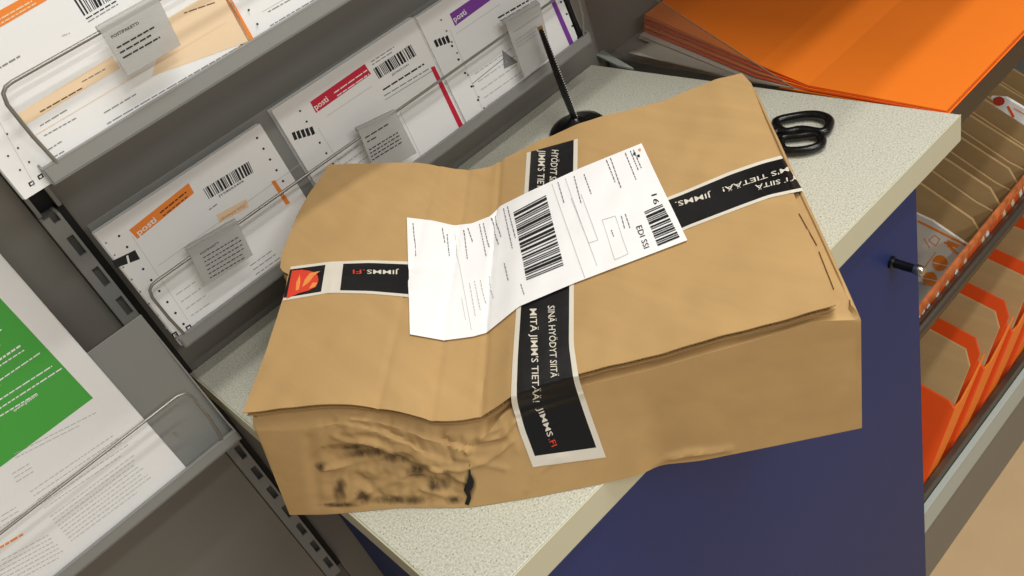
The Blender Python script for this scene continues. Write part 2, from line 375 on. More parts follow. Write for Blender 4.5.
def d_red(mb, S, o):
    mb.quadpx(S, ((310, 102), (364.5, 64), (371, 74), (316, 113)), RED, o)
    put_text(mb, S, 'posti', (316, 110), (329, 100.5), 6, PAPER, 2*o)
    words(mb, S, (334, 93), (367, 70), 1.1, PAPER, 2*o); words(mb, S, (337, 96), (369, 74), 1.1, PAPER, 2*o)
    barcode(mb, S, ((373, 69), (411, 44), (417, 55), (379, 79)), 20, INK, o, seed=8)
    put_text(mb, S, 'JZ70551241', (392, 76), (409, 65), 1.8, INK, o)
    words(mb, S, (371, 62), (394, 47), 1, GREY, o); words(mb, S, (372, 65), (392, 52), 1, GREY, o)
    words(mb, S, (383, 90), (424, 64), 1.6, INK, o); words(mb, S, (384, 96), (430, 68), 1.1, GREY, o); strip(mb, S, (385, 100), (432, 71), .6, GREY, o)
    mb.quadpx(S, ((430.5, 67.5), (434.5, 66), (464, 127), (459.5, 129)), RED, o)
    for i in range(5):
        t = i*4.4; mb.quadpx(S, ((291.5+t, 133-t*.3), (294.6+t, 131.5-t*.3), (297.5+t, 139-t*.3), (294.5+t, 140.5-t*.3)), INK, o)
    holes(mb, S, (300, 111), (346, 185), 8, 1.2, INK, o); holes(mb, S, (424, 29), (463, 112), 9, 1.1, GREY, o)
    strip(mb, S, (327, 116), (372, 86), .5, PALE, o); strip(mb, S, (318, 128), (350, 180), .4, PALE, o)
    strip(mb, S, (400, 112), (424, 163), .5, PALE, o); strip(mb, S, (400, 112), (434, 90), .5, PALE, o); para(mb, S, (418, 160), (470, 124), 3, (1, 2.4), .6, GREY, o)
    para(mb, S, (338, 160), (360, 144), 4, (4, 6), 1.2, PALE, o)
def d_purple(mb, S, o):
    mb.quadpx(S, ((449.5, 14), (486, -11), (492, -1), (455, 26)), PURPLE, o)
    put_text(mb, S, 'posti', (455, 22), (467, 13.5), 6, PAPER, 2*o)
    for i in range(4):
        t = i*3.8; mb.quadpx(S, ((433.5+t, 41-t*.35), (436+t, 39-t*.35), (439+t, 46-t*.35), (436.5+t, 47.5-t*.35)), INK, o)
    mb.quadpx(S, ((550, 0), (554, -2), (575, 46), (571, 49)), PURPLE, o)
    holes(mb, S, (441, 20), (484, 108), 9, 1.2, GREY, o); holes(mb, S, (452, 46), (478, 100), 5, 1.3, INK, o); holes(mb, S, (561, 2), (578, 38), 4, 1.2, INK, o)
    words(mb, S, (498, 18), (536, -4), 1.6, INK, o); words(mb, S, (500, 21), (538, -1), 1, GREY, o); strip(mb, S, (456, 34), (500, 4), .5, PALE, o)
    strip(mb, S, (450, 30), (482, 108), .4, PALE, o); para(mb, S, (475, 74), (512, 48), 5, (3, 8), 1.1, PALE, o); para(mb, S, (524, 80), (560, 56), 3, (1, 2.4), .7, GREY, o)
    strip(mb, S, (472, 84), (504, 58), .8, GREY, o)
    mb.add([S.at(502, 50, o), S.at(518, 62, o), S.at(504, 69, o)], [(0, 1, 2)], GREY)
def d_top(mb, S, o):
    mb.quadpx(S, ((-30, 27), (22, -2), (47, 0), (-20, 39)), ORANGE, o)
    words(mb, S, (-5, 22), (32, 1), 1.6, PEACH, 2*o); words(mb, S, (-5, 27), (36, 3), 1.4, PEACH, 2*o)
    barcode(mb, S, ((66, -12), (112, -40), (124, -8), (84, 16)), 18, INK, o, seed=5)
    words(mb, S, (86, 19), (116, 1), 1.3, INK, o); words(mb, S, (88, 22), (118, 4), 1.1, GREY, o); words(mb, S, (-4, 70), (20, 56), 1.8, GREY, o); words(mb, S, (62, 36), (70, 33), 1.5, PALE, o)
    mb.quadpx(S, ((14, 116), (112, 56), (120, 68), (22, 127)), PEACH, o); mb.quadpx(S, ((168, 18), (224, -16), (250, 41), (152, 76)), PEACH, o)
    mb.quadpx(S, ((221, -8), (226, -11), (256, 43), (250, 45)), ORANGE, o)
    strip(mb, S, (30, 138), (226, 22), .6, PEACH, 2*o)
    words(mb, S, (82, 82), (105, 69), 1.2, GREY, o); words(mb, S, (40, 112), (82, 88), 1.2, BROWNINK, 2*o); words(mb, S, (40, 126), (68, 109), 1.2, GREY, o); words(mb, S, (44, 136), (76, 118), 1.2, GREY, o)
    words(mb, S, (104, 113), (136, 94), 1.2, GREY, o); words(mb, S, (107, 124), (247, 42), 1.2, GREY, o, lo=4, hi=12); words(mb, S, (48, 150), (62, 141), 1.2, GREY, o); words(mb, S, (52, 158), (66, 150), 1.2, GREY, o); words(mb, S, (184, 13), (216, 2), 1, BROWNINK, 2*o)
    holes(mb, S, (7, 134), (29, 162), 3, 1.2, INK, o); holes(mb, S, (8, 156), (20, 170), 2, 1.2, INK, o); holes(mb, S, (240, -4), (266, 38), 4, 1.3, INK, o)
    strip(mb, S, (-10, 105), (35, 186), .5, PALE, o)
    for p in ((31, 184), (40, 177)):
        mb.quadpx(S, ((p[0]-3, p[1]-1), (p[0]+2, p[1]-4), (p[0]+4, p[1]), (p[0]-1, p[1]+3)), INK, o); mb.quadpx(S, ((p[0]-1, p[1]-.5), (p[0]+1.5, p[1]-2), (p[0]+2, p[1]), (p[0], p[1]+1.2)), PAPER, 2*o)
def d_top2(mb, S, o):
    para(mb, S, (270, 26), (330, -10), 2, (1, 3), 1.1, GREY, o); words(mb, S, (268, 12), (300, -6), 1.1, GREY, o); strip(mb, S, (262, 12), (300, -10), .5, PALE, o)
def d_leaf(mb, S, o):
    mb.quadpx(S, ((93, 398), (-75, 523), (-170, 405), (-25, 271)), GREEN, o)
    for i, (a, b) in enumerate((((-12, 338), (2, 329)), ((-14, 354), (0, 345)), ((-10, 366), (21, 345)), ((-10, 372), (24, 350)), ((-6, 384), (41, 352)), ((-10, 392), (0, 385)), ((-4, 402), (52, 366)), ((-3, 410), (62, 368)), ((0, 416), (36, 394)))):
        words(mb, S, a, b, 1.3 if i != 2 else 2, PAPER, 2*o)
    put_text(mb, S, 'www.posti.fi', (14, 412), (38, 395), 3, PAPER, 2*o)
    para(mb, S, (14, 454), (97, 412), 2, (1, 4), .9, PALE, o); para(mb, S, (12, 474), (30, 463), 3, (2, 4), .9, PALE, o)
    para(mb, S, (30, 492), (118, 432), 5, (3.6, 4), .9, PALE, o, lo=2, hi=6); para(mb, S, (50, 517), (134, 455), 9, (2.6, 3), .9, PALE, o, lo=2, hi=6)
    para(mb, S, (-30, 535), (18, 506), 3, (2, 4), .9, PALE, o); words(mb, S, (-16, 557), (23, 534), 2.2, FLAME2, o); para(mb, S, (-20, 572), (52, 533), 7, (2.4, 3.4), .9, PALE, o, lo=2, hi=6)

form_stack(MID, .0805, .2905, .0012, .157, -.0195, -.008, 'form_pad', 'white parcel form pad with orange banner, leftmost in the middle tray', 'form pad', d_orange, 'parcel form pads')
form_stack(MID, .310, .525, .0012, .162, -.0195, -.009, 'form_pad', 'white parcel form pad with a red banner and red stripe', 'form pad', d_red, 'parcel form pads')
form_stack(MID, .5275, .746, .0012, .160, -.0195, -.0075, 'form_pad', 'white parcel form pad with a purple banner, rightmost in its tray', 'form pad', d_purple, 'parcel form pads')
m = MB(); MID.slab(m, .7485, .7545, .003, .150, -.019, -.006, BLACKM); tag(m.build('divider'), 'black strip standing at the right end of the middle form tray', 'divider')
form_stack(TOP, .041, .262, .0012, .158, -.021, -.006, 'form_pad', 'white form pad with pale orange fields, left in the topmost tray', 'form pad', d_top, 'parcel form pads')
form_stack(TOP, .270, .50, .0012, .158, -.021, -.008, 'form_pad', 'white form pad right of the pale orange one, in the topmost tray', 'form pad', d_top2, 'parcel form pads')
form_stack(LOW, -.21, .0, .0012, .33, -.0215, -.007, 'leaflet_stack', 'stack of white leaflets with a large green box, in the lowest tray', 'leaflet stack', d_leaf, leaves=8)

# hanging clear tags
def hang_tag(T, q, label, lines, n=.0185):
    S = T.plane(n); base = S.at(*q[0]); root = thing('sign_holder', label, 'sign holder', base, 'clear tags on the tray wires')
    mb = MB(); f = [S.at(*p) for p in q]; d = T.n*-.0012; mb.prism(f, d, TAGM); mb.build('frosted_plate', root, bevel=.0003)
    mb = MB(); lines(mb, S, .0003); mb.build('print', root, fix=False)
    mb = MB(); c = (Vector(q[0])+Vector(q[1]))/2; a = S.at(*q[0]); b = S.at(*q[1]); k = T.n*-.0045
    mb.tube([a+k, a*.5+b*.5+k, b+k], .0032, TAGM, 10); mb.build('clip', root, smooth=True)
    return root
def t1(mb, S, o):
    put_text(mb, S, 'POSTIPAKETTI', (201, 255), (219, 243), 2, INK, o)
    para(mb, S, (203, 258), (240, 236), 6, (1.4, 4), .9, INK, o, lo=2, hi=5)
def t2(mb, S, o):
    words(mb, S, (365, 138), (388, 124), 1.2, INK, o); words(mb, S, (367, 142), (376, 137), 1.2, INK, o); para(mb, S, (369, 150), (400, 131), 4, (1, 3.4), 1.1, INK, o, lo=2, hi=5)
def t3(mb, S, o):
    words(mb, S, (514, 32), (540, 14), 1, GREY, o); para(mb, S, (515, 41), (537, 26), 3, (1, 3.2), 1, GREY, o, lo=2, hi=5)
def t0(mb, S, o):
    put_text(mb, S, 'POSTIPAKETTI', (112, 38.5), (139, 24), 3, INK, o)
    for a, b in (((117, 48), (154, 27)), ((120, 53), (151, 35)), ((123, 58), (160, 37))): words(mb, S, a, b, 1.6, INK, o, lo=4, hi=10)
hang_tag(TOP, ((99, 30), (158, -3), (181, 45), (128, 76)), 'frosted tag hanging on the topmost wire, with dark print', t0)
hang_tag(MID, ((187, 250), (237, 221), (253, 255), (206, 286)), 'frosted tag hanging on the wire before the orange form', t1)
hang_tag(MID, ((358, 130), (396, 112), (417, 153), (376, 175)), 'frosted tag hanging on the wire before the red form', t2)
hang_tag(MID, ((505, 22), (540, 3), (552, 56), (525, 78)), 'frosted tag hanging on the wire before the purple form', t3)

# ------------------------------------------------------------------ the parcel
TFL = on_z(245, 412, .12); TFR = on_z(856, 304, .123); TBR = on_z(750, 73, .12); TBL = on_z(322, 165, .158)
for p in (TFL, TFR, TBR, TBL): p.z = 0
es = (TFR-TFL).normalized(); LS = (TFR-TFL).length; out = Vector((es.y, -es.x, 0))
if out.dot(TFL) > 0: out = -out
def interp(tab, x):
    if x <= tab[0][0]: return tab[0][1]
    for (a, A), (b, B) in zip(tab, tab[1:]):
        if x <= b: t = (x-a)/(b-a); return A*(1-t)+B*t
    return tab[-1][1]
def on_plane(u, v, A, d, o=0):
    n = Vector((d.y, -d.x, 0)).normalized()
    if n.dot(A) > 0: n = -n
    r = ray(u, v); t = n.dot(A+n*o-EYE)/n.dot(r); P = EYE+r*t; return P, (P-A).dot(d)/d.dot(d)
def smooth_tab(tab, w=.012, n=200):
    o = []
    for i in range(n+1):
        x = i/n; s = 0; k = 0
        for j in range(-3, 4): s += interp(tab, x+j*w/3); k += 1
        o.append((x, s/k))
    return o
def gb(s): return .014*math.exp(-((s-.34)/.10)**2)
ftab = []
for p in ((245, 410), (290, 405), (330, 401.5), (371, 403.5), (393, 406), (415, 411), (433, 416), (449, 418), (470, 416.5), (484, 413), (499, 403), (511, 393.5), (583, 370), (650, 353), (700, 339.5), (831, 303), (848, 299)):
    P, s = on_plane(*p, TFL, TFR-TFL); P, s = on_plane(*p, TFL, TFR-TFL, gb(s)); ftab.append((s, P.z))
btab = []
for p in ((322, 165), (370, 163.5), (417, 163), (440, 166), (458, 169), (474, 169), (491, 166), (500, 161), (512, 154.5), (540, 140), (583, 122.5), (667, 99), (714, 81), (744, 73)):
    P, s = on_plane(*p, TBL, TBR-TBL); btab.append((s, P.z))
ftab = smooth_tab(ftab); btab = smooth_tab(btab)
def ldisp(t): return interp([(0, 0), (.2, -.003), (.42, -.004), (.5, .0), (.515, .011), (.6, .016), (.75, .012), (.86, .006), (.93, -.002), (1, -.008)], t)
def xy(s, t):
    a = TFL*(1-s)+TFR*s; b = TBL*(1-s)+TBR*s; p = a*(1-t)+b*t
    p = p+out*gb(s)*(1-t)**2 - es*ldisp(t)*max(0, 1-s/.12)
    if s > .9: p -= es*.006*max(0, (t-.93)/.07)*(s-.9)/.1
    return p
def ztop(s, t):
    z = interp(ftab, s)*(1-t)+interp(btab, s)*t
    z += .0016*(noise.noise(Vector((s*7, t*5, 1.3))))+.0009*noise.noise(Vector((s*23, t*9, 4)))
    # pressed creases running back to front either side of the hollow
    z -= .0016*math.exp(-((s-.325)/.006)**2)+.0016*math.exp(-((s-.405)/.006)**2)+.0010*math.exp(-((s-.24-.02*t)/.005)**2)
    z -= .0022*math.exp(-((t-.5)/.01)**2)*(1 if s < .3 else .3)
    return z
CARDT = .0080
parcel = thing('cardboard_parcel', 'large battered brown cardboard parcel with black tape and white address label on the counter', 'parcel', tuple(xy(.5, .5)))
# bend line and foot of the front wall
bend = []
for (u, v, o) in ((254, 431, .004), (302, 430, .006), (339, 424, .008), (370, 430, .012), (400, 442, .018), (425, 456, .024), (447, 464, .027), (470, 452, .022), (490, 432, .015), (503, 412, .008), (520, 405, .005), (583, 386, .005), (650, 370, .005), (753, 341, .005), (815, 321, .004), (861, 320, .004)):
    P, s = on_plane(u, v, TFL, TFR-TFL, o); bend.append((s, P))
bend[0] = (0, bend[0][1]); bend[-1] = (1, bend[-1][1])
foot = []
for (u, v) in ((288, 515), (330, 514.5), (400, 508), (440, 508), (470, 507.5), (530, 498), (600, 484), (640, 475), (660, 465), (700, 461), (770, 447), (862, 428)):
    P = on_z(u, v, .0008); s = (P-TFL).dot(TFR-TFL)/LS**2; foot.append((s, P))
s0, s1 = foot[0][0], foot[-1][0]; foot = [((s-s0)/(s1-s0), P) for s, P in foot]
def smv(tab, s):
    r = Vector((0, 0, 0))
    for j in (-2, -1, 0, 1, 2): r += interp(tab, min(1, max(0, s+j*.006)))
    return r/5
def seg_d(u, pl):
    d = 1e9
    for p, q in zip(pl, pl[1:]):
        p = Vector(p); q = Vector(q); e = q-p; t = max(0, min(1, (u-p).dot(e)/e.dot(e))); d = min(d, (u-p-e*t).length)
    return d
# pressed and raised creases on the crushed face: path on the face, height in mm, half width
CREASES = [([(309, 440), (312, 470), (318, 505)], -1.3, 6), ([(322, 470), (345, 468), (368, 462), (380, 462)], 2.2, 2.2), ([(345, 503), (372, 492), (402, 478), (430, 474)], 2.0, 2.6),
 ([(352, 418), (385, 424), (430, 440), (468, 452)], 2.6, 2.6), ([(385, 430), (420, 448), (452, 462)], -2.2, 2.4), ([(425, 428), (462, 441), (500, 438), (515, 420)], 2.2, 2), ([(440, 436), (476, 447), (505, 440)], -2, 1.8),
 ([(448, 432), (480, 436), (498, 428)], 1.8, 1.6), ([(430, 470), (462, 470), (490, 458), (512, 440)], 2, 2.4), ([(500, 418), (508, 436), (500, 452)], 1.2, 1.8), ([(410, 480), (440, 488), (462, 486)], -2.5, 3), ([(455, 455), (478, 462), (506, 468)], 1.2, 2),
 ([(376, 446), (408, 462), (436, 472)], 2.4, 3), ([(333, 436), (345, 441), (375, 443)], 1.4, 2.2), ([(395, 498), (420, 490), (444, 498)], 2, 2.4), ([(360, 480), (384, 500), (410, 506)], -1.5, 2.4),
 ([(655, 468), (668, 458), (690, 455), (730, 450)], 3.2, 3), ([(664, 466), (690, 462), (724, 456)], -2.5, 2.4), ([(675, 458), (684, 452), (700, 451)], 1.5, 1.6), ([(528, 492), (540, 470), (560, 455)], 1.4, 3), ([(520, 400), (512, 425), (517, 450)], .8, 3)]
ARC = [(305, 462), (322, 450), (345, 447), (370, 448), (400, 456), (430, 470), (462, 486)]
def crumple(P):
    u = project(P); d = 0
    if 290 < u.x < 740:
        for pl, h, w in CREASES:
            x = seg_d(u, pl); w = max(w, 2.7)
            if x < 3*w: d += h*.0011*math.exp(-(x/w)**2)
    if 305 < u.x < 470:
        v = u.y-interp(ARC, u.x); e = min(1, (u.x-305)/45)*min(1, (470-u.x)/16)
        if v > -4: d -= .0062*min(1, (v+4)/8)*math.exp(-max(0, v)/34)*e
        d += .0026*noise.noise(Vector((u.x*.05, u.y*.09, 3)))*e+.0012*noise.noise(Vector((u.x*.16, u.y*.2, 8)))*e
    return d
def wrinkle(s, k):
    return noise.noise(Vector((s*3, k*2, 9)))*.0012
NS, NT = 240, 56
S_ = [i/NS for i in range(NS+1)]; T_ = [i/NT for i in range(NT+1)]
def loop():
    for s in S_[:-1]: yield (s, 0, 'f')
    for t in T_[:-1]: yield (1, t, 'r')
    for s in S_[::-1][:-1]: yield (s, 1, 'b')
    for t in T_[::-1][:-1]: yield (0, t, 'l')
LP = list(loop()); KL = [i/46 for i in range(47)]
def center(): return (TFL+TFR+TBR+TBL)/4
def side_pt(s, t, w, k):        # k 0 foot .. 1 bend
    fp = smv(foot, s) if w == 'f' else None
    if w == 'f':
        b = smv(bend, s); p = fp*(1-k)+b*k; return p+out*(wrinkle(s, k)*min(1, 6*k*(1-k)+.15)+crumple(p)*min(1, k*9))*(1 if 0 < s < 1 else 0)
    top = xy(s, t); top.z = ztop(s, t)-.010
    f0 = interp(foot, 0); f1 = interp(foot, 1)
    base = xy(s, t); base.z = 0
    base += (f0-xy(0, 0))*(1-s)*(1-t)+(f1-xy(1, 0))*s*(1-t); base.z = .0008
    if t == 0: base = Vector(f1 if s > .5 else f0)
    if t > 0 or True:
        bb = interp(bend, s); c = top
        wgt = max(0, 1-t/.08); c = c*(1-wgt)+(bb if t < .08 else c)*wgt; top = c
    return base*(1-k)+top*k
mb = MB(); rows = []; dirt = []
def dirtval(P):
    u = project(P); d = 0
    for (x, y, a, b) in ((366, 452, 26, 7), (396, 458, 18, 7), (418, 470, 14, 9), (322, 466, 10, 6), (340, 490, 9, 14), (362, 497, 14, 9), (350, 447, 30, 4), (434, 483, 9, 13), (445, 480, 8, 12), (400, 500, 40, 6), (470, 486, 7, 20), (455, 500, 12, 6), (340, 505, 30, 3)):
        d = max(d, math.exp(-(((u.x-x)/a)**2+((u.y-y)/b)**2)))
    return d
vs = []
for k in KL:
    r = []
    for (s, t, w) in LP: vs.append(side_pt(s, t, w, k)); r.append(len(vs)-1)
    rows.append(r)
# rounded shoulder up to the top panel
for j, q in enumerate((.1, .2, .3, .4, .5, .6, .7, .8, .9, 1)):
    r = []
    for (s, t, w) in LP:
        a = side_pt(s, t, w, 1); b = xy(s, t); c = (xy(.5, .5)-b); c.z = 0; c = c.normalized()
        b = b+c*.004; b.z = ztop(s, t)-CARDT-(.005 if w == 'f' else .001)
        p = a*(1-q)+b*q
        if w == 'f':
            p += (out+Vector((0, 0, 1)))*.7*crumple(p)*(1 if 0 < s < 1 else 0)*min(1, (1-q)*4)
        else: p += Vector((0, 0, .0022*math.sin(q*math.pi)))
        vs.append(p); r.append(len(vs)-1)
    rows.append(r)
fs = []; N = len(LP)
for a, b in zip(rows, rows[1:]):
    for i in range(N): fs.append((a[i], a[(i+1) % N], b[(i+1) % N], b[i]))
fs.append(tuple(rows[0][::-1]))
ring = {(s, t): rows[-1][i] for i, (s, t, w) in enumerate(LP)}
grid = {}
for i, s in enumerate(S_):
    for j, t in enumerate(T_):
        if (s, t) in ring: grid[i, j] = ring[s, t]
        else:
            p = xy(s, t); p.z = ztop(s, t)-CARDT-.001; grid[i, j] = len(vs); vs.append(p)
for i in range(NS):
    for j in range(NT): fs.append((grid[i, j], grid[i+1, j], grid[i+1, j+1], grid[i, j+1]))
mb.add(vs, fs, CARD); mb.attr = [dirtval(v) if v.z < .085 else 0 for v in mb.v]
BODYV, BODYF = list(mb.v), list(mb.f)
bo = mb.build('box_body', parcel, smooth=True)
# top flap: outer liner, inner liner and the flute between them at the front edge
def flap_pt(s, t, dz): p = xy(s, t)+out*((.003)*(1-min(1, t/.05))); p.z = ztop(s, t)+dz; return p
SE = .968; NSF = 190
mb = MB(); g = {}; vs = []; fs = []
TT = [0, .004, .01, .02]+[.02+.98*j/NT for j in range(1, NT+1)]
def slab_sheet(mb, z1, z0, ts, m):
    vs = []; fs = []; n = len(ts)
    for L in (z1, z0):
        for i in range(NSF+1):
            for t in ts:
                # right edge of the flap stops short of the side fold near the front and meets it at the back
                s = (.972+.022*t)*i/NSF; vs.append(flap_pt(s, t, L))
    K = (NSF+1)*n
    for i in range(NSF):
        for j in range(n-1):
            a = i*n+j; fs.append((a, a+n, a+n+1, a+1)); fs.append((K+a, K+a+1, K+a+n+1, K+a+n))
    for i in range(NSF): a = i*n; fs.append((a, K+a, K+a+n, a+n)); a = i*n+n-1; fs.append((a, a+n, K+a+n, K+a))
    for j in range(n-1): fs.append((j, j+1, K+j+1, K+j)); a = NSF*n+j; fs.append((a, K+a, K+a+1, a+1))
    mb.add(vs, fs, m)
slab_sheet(mb, 0, -.0009, TT, CARD); FLV, FLF = list(mb.v), list(mb.f); mb.attr = [0.0]*len(mb.v)
fl = mb.build('top_flap', parcel, smooth=True)
mb = MB(); slab_sheet(mb, -.0070, -.0077, [.006, .008, .012, .02, .04, .06], CARD); mb.attr = [0.0]*len(mb.v); mb.build('inner_liner', fl, smooth=True)
mb = MB(); vs = []; fs = []; nf = 1300
for i in range(nf+1):
    s = .970*i/nf; ph = i/nf*LS*SE/.0072*2*math.pi; z = -.0040+.0029*math.sin(ph)
    for t in (.009, .035): vs.append(flap_pt(s, t, z))
for i in range(nf): fs.append((2*i, 2*i+1, 2*i+3, 2*i+2))
mb.add(vs, fs, CARD); mb.attr = [0.0]*len(mb.v); mb.build('flute', fl, fix=False)

SK = Skin(BVHTree.FromPolygons([tuple(v) for v in BODYV]+[tuple(v) for v in FLV], [tuple(f) for f in BODYF]+[tuple(i+len(BODYV) for i in f) for f in FLF]))
tv = [tuple(v) for v in BODYV]+[tuple(v) for v in FLV]; tf = [tuple(f) for f in BODYF]+[tuple(i+len(BODYV) for i in f) for f in FLF]
o_ = len(tv)
for i in range(241):
    s = .972*i/240; tv.append(tuple(flap_pt(s, 0, 0)+out*.0012+Vector((0, 0, .0004)))); tv.append(tuple(side_pt(min(1, s), 0, 'f', .955)+out*(crumple(side_pt(min(1, s), 0, 'f', .955))*.2+.0012)))
    if i: a = o_+2*i; tf.append((a-2, a-1, a+1, a))
o_ = len(tv)
for i in range(101):
    t = .02+.97*i/100; tv.append(tuple(flap_pt(.972+.022*t, t, 0))); p = xy(1, t); p.z = ztop(1, t)-.008; tv.append(tuple(p+es*.0015))
    if i: a = o_+2*i; tf.append((a-2, a-1, a+1, a))
SKT = Skin(BVHTree.FromPolygons(tv, tf))
def ribbon(mb, L, Rr, n, na, off, fn, thick=None):
    """strip between two measured edges; fn(a,b) picks the material of a cell"""
    def along(P, b):
        d = [0]
        for p, q in zip(P, P[1:]): d.append(d[-1]+(Vector(q)-Vector(p)).length)
        return interp(list(zip([x/d[-1] for x in d], [Vector(p) for p in P])), b)
    A = [0, .08]+[.08+.84*i/na for i in range(1, na)]+[.92, 1]; vs = []; K = len(A)
    for j in range(n+1):
        b = j/n; l = along(L, b); r = along(Rr, b)
        for a in A: p = l*(1-a)+r*a; vs.append(SKT.at(p.x, p.y, off))
    W = 4; raw = list(vs)
    for j in range(n+1):
        w = min(W, j, n-j)
        for i in range(K):
            q = Vector((0, 0, 0))
            for e in range(-w, w+1): q += raw[(j+e)*K+i]
            q /= 2*w+1; dd = (q-raw[j*K+i]).length; vs[j*K+i] = q+(EYE-q).normalized()*min(.003, dd*1.6)
    by = {}
    for j in range(n):
        for i in range(K-1):
            mm = fn((A[i]+A[i+1])/2, (j+.5)/n); by.setdefault(mm, []).append((j*K+i, j*K+i+1, (j+1)*K+i+1, (j+1)*K+i))
    o = len(mb.v); mb.v += vs
    for mm, ff in by.items():
        k = mb.mi(mm)
        for f in ff: mb.f.append([x+o for x in f]); mb.m.append(k)
edge = lambda a: a < .08 or a > .92
O1, O2 = .0005, .0009
# tape running back to front and down the face
mb = MB()
ribbon(mb, [(527, 153), (522, 230), (516, 318), (513, 360), (511, 401), (519, 430), (533, 467)], [(578, 139), (577, 220), (574, 288), (574, 345), (579, 379), (590, 412), (606, 457)], 200, 10, O1, lambda a, b: TWHITE if edge(a) or b > .965 else TAPE)
RS = Skin(BVHTree.FromPolygons([tuple(v) for v in mb.v], [tuple(f) for f in mb.f]))
put_text(mb, RS, 'SINÄ HYÖDYT SIITÄ', (548, 306), (551, 378), 7, TWHITE, .0004, .006)
put_text(mb, RS, "MITÄ JIMM'S TIETÄÄ!", (530, 309), (533, 402), 7, TWHITE, .0004, .006)
put_text(mb, RS, 'JIMMS', (537, 408), (548, 437), 6, TWHITE, .0004, .006)
put_text(mb, RS, '.FI', (548.5, 439), (552, 447), 6, FLAME, .0004, .006)
put_text(mb, RS, 'HYÖDYT SIITÄ', (552, 150), (549, 190), 7, TWHITE, .0004, .006)
put_text(mb, RS, "JIMM'S TIETÄ", (539, 150), (537, 194), 7, TWHITE, .0004, .006)
mb.build('packing_tape', parcel, fix=False, smooth=True)
# tape across the top, left to right
def tfn(a, b):
    if edge(a): return TWHITE
    return TWHITE if .105 < b < .155 else TAPE
mb = MB()
ribbon(mb, [(291, 267), (330, 262), (370, 260.5), (413, 262)], [(283, 301), (330, 293), (370, 294), (415, 298)], 90, 8, O1, lambda a, b: TWHITE if edge(a) or .29 < b < .435 else TAPE)
RS = Skin(BVHTree.FromPolygons([tuple(v) for v in mb.v], [tuple(f) for f in mb.f]))
# flame emblem
for poly, mm in (([(292, 271), (302, 270), (309, 271), (314, 272.5), (318, 276), (318.5, 281), (316, 287), (308, 291), (300, 293), (292, 296.5), (286.5, 299)], FLAME), ([(302, 288), (305, 280), (310, 273.5), (320.5, 271.5), (314, 276.5), (309, 283)], FLAME2), ([(296, 291), (296.5, 283), (300, 275), (300.5, 283), (299, 290)], FLAME2), ([(309, 289), (313, 283), (318, 283), (315, 287.5)], FLAME2)):
    x0 = min(p[0] for p in poly); x1 = max(p[0] for p in poly); y0 = min(p[1] for p in poly); y1 = max(p[1] for p in poly); h = .4; of = .0004 if mm is FLAME else .0007
    def inside(x, y):
        c = False
        for (ax, ay), (bx, by) in zip(poly, poly[1:]+poly[:1]):
            if (ay > y) != (by > y) and x < (bx-ax)*(y-ay)/(by-ay)+ax: c = not c
        return c
    y = y0
    while y < y1:
        x = x0
        while x < x1:
            if inside(x+h/2, y+h/2): mb.add([RS.at(x, y, of), RS.at(x+h, y, of), RS.at(x+h, y+h, of), RS.at(x, y+h, of)], [(0, 1, 2, 3)], mm)
            x += h
        y += h
put_text(mb, RS, 'JIMMS', (399, 270.5), (367, 270), 4.2, TWHITE, .0004, .006)
put_text(mb, RS, '.FI', (365, 270), (353, 270), 4.2, FLAME, .0004, .006)
mb.build('packing_tape', parcel, fix=False, smooth=True)
mb = MB()
ribbon(mb, [(640, 208), (680, 193), (730, 172), (762, 161), (781, 156)], [(650, 246), (690, 228), (740, 209), (770, 198), (803, 191)], 110, 8, O1, lambda a, b: TWHITE if edge(a) else TAPE)
RS = Skin(BVHTree.FromPolygons([tuple(v) for v in mb.v], [tuple(f) for f in mb.f]))
put_text(mb, RS, "IM'S TIETÄÄ!", (791, 166), (722, 188), 4.6, TWHITE, .0004, .006)
put_text(mb, RS, "YT SIITÄ", (797, 175.5), (755, 185.5), 4.6, TWHITE, .0004, .006)
put_text(mb, RS, "JIMMS.", (711, 192.5), (675, 202.5), 5, TWHITE, .0004, .006)
mb.build('packing_tape', parcel, fix=False, smooth=True)
# address label
LT = [(0, (407, 219)), (.09, (432, 222)), (.17, (454, 227)), (.24, (472, 225)), (.30, (490, 218)), (.345, (502, 207)), (.45, (528, 194)), (.66, (580, 170)), (1, (642, 145))]
LB = [(0, (410, 336)), (.10, (444, 342)), (.17, (460, 340)), (.24, (474, 338)), (.30, (488, 334)), (.38, (504, 321)), (.45, (520, 308)), (.66, (577, 284)), (1, (688, 242))]
LT = [(a, Vector(p)) for a, p in LT]; LB = [(a, Vector(p)) for a, p in LB]
mb = MB(); vs = []; na, nb = 110, 44
for j in range(nb+1):
    for i in range(na+1):
        a = i/na; b = j/nb; p = interp(LT, a)*(1-b)+interp(LB, a)*b; vs.append(SK.at(p.x, p.y, .0022))
mb.add(vs, [(j*(na+1)+i, j*(na+1)+i+1, (j+1)*(na+1)+i+1, (j+1)*(na+1)+i) for j in range(nb) for i in range(na)], WHITE)
O3 = .0028
barcode(mb, SK, ((515, 214), (528, 283), (565, 268), (547, 197)), 26, INK, O3, seed=21)
barcode(mb, SK, ((645, 214), (659, 249), (681, 240), (663, 206)), 15, INK, O3, seed=4)
put_text(mb, SK, '16', (652, 197), (655, 207), 6, INK, O3, .0)
put_text(mb, SK, 'EDI SSI', (637, 229), (645, 251), 6, INK, O3, .0)
def lab(p0, p1, w=.9, mm=mat('ink_mid', (105, 105, 110), .7), **k): words(mb, SK, p0, p1, w, mm, O3, gap=.8, lo=1.5, hi=4, **k)
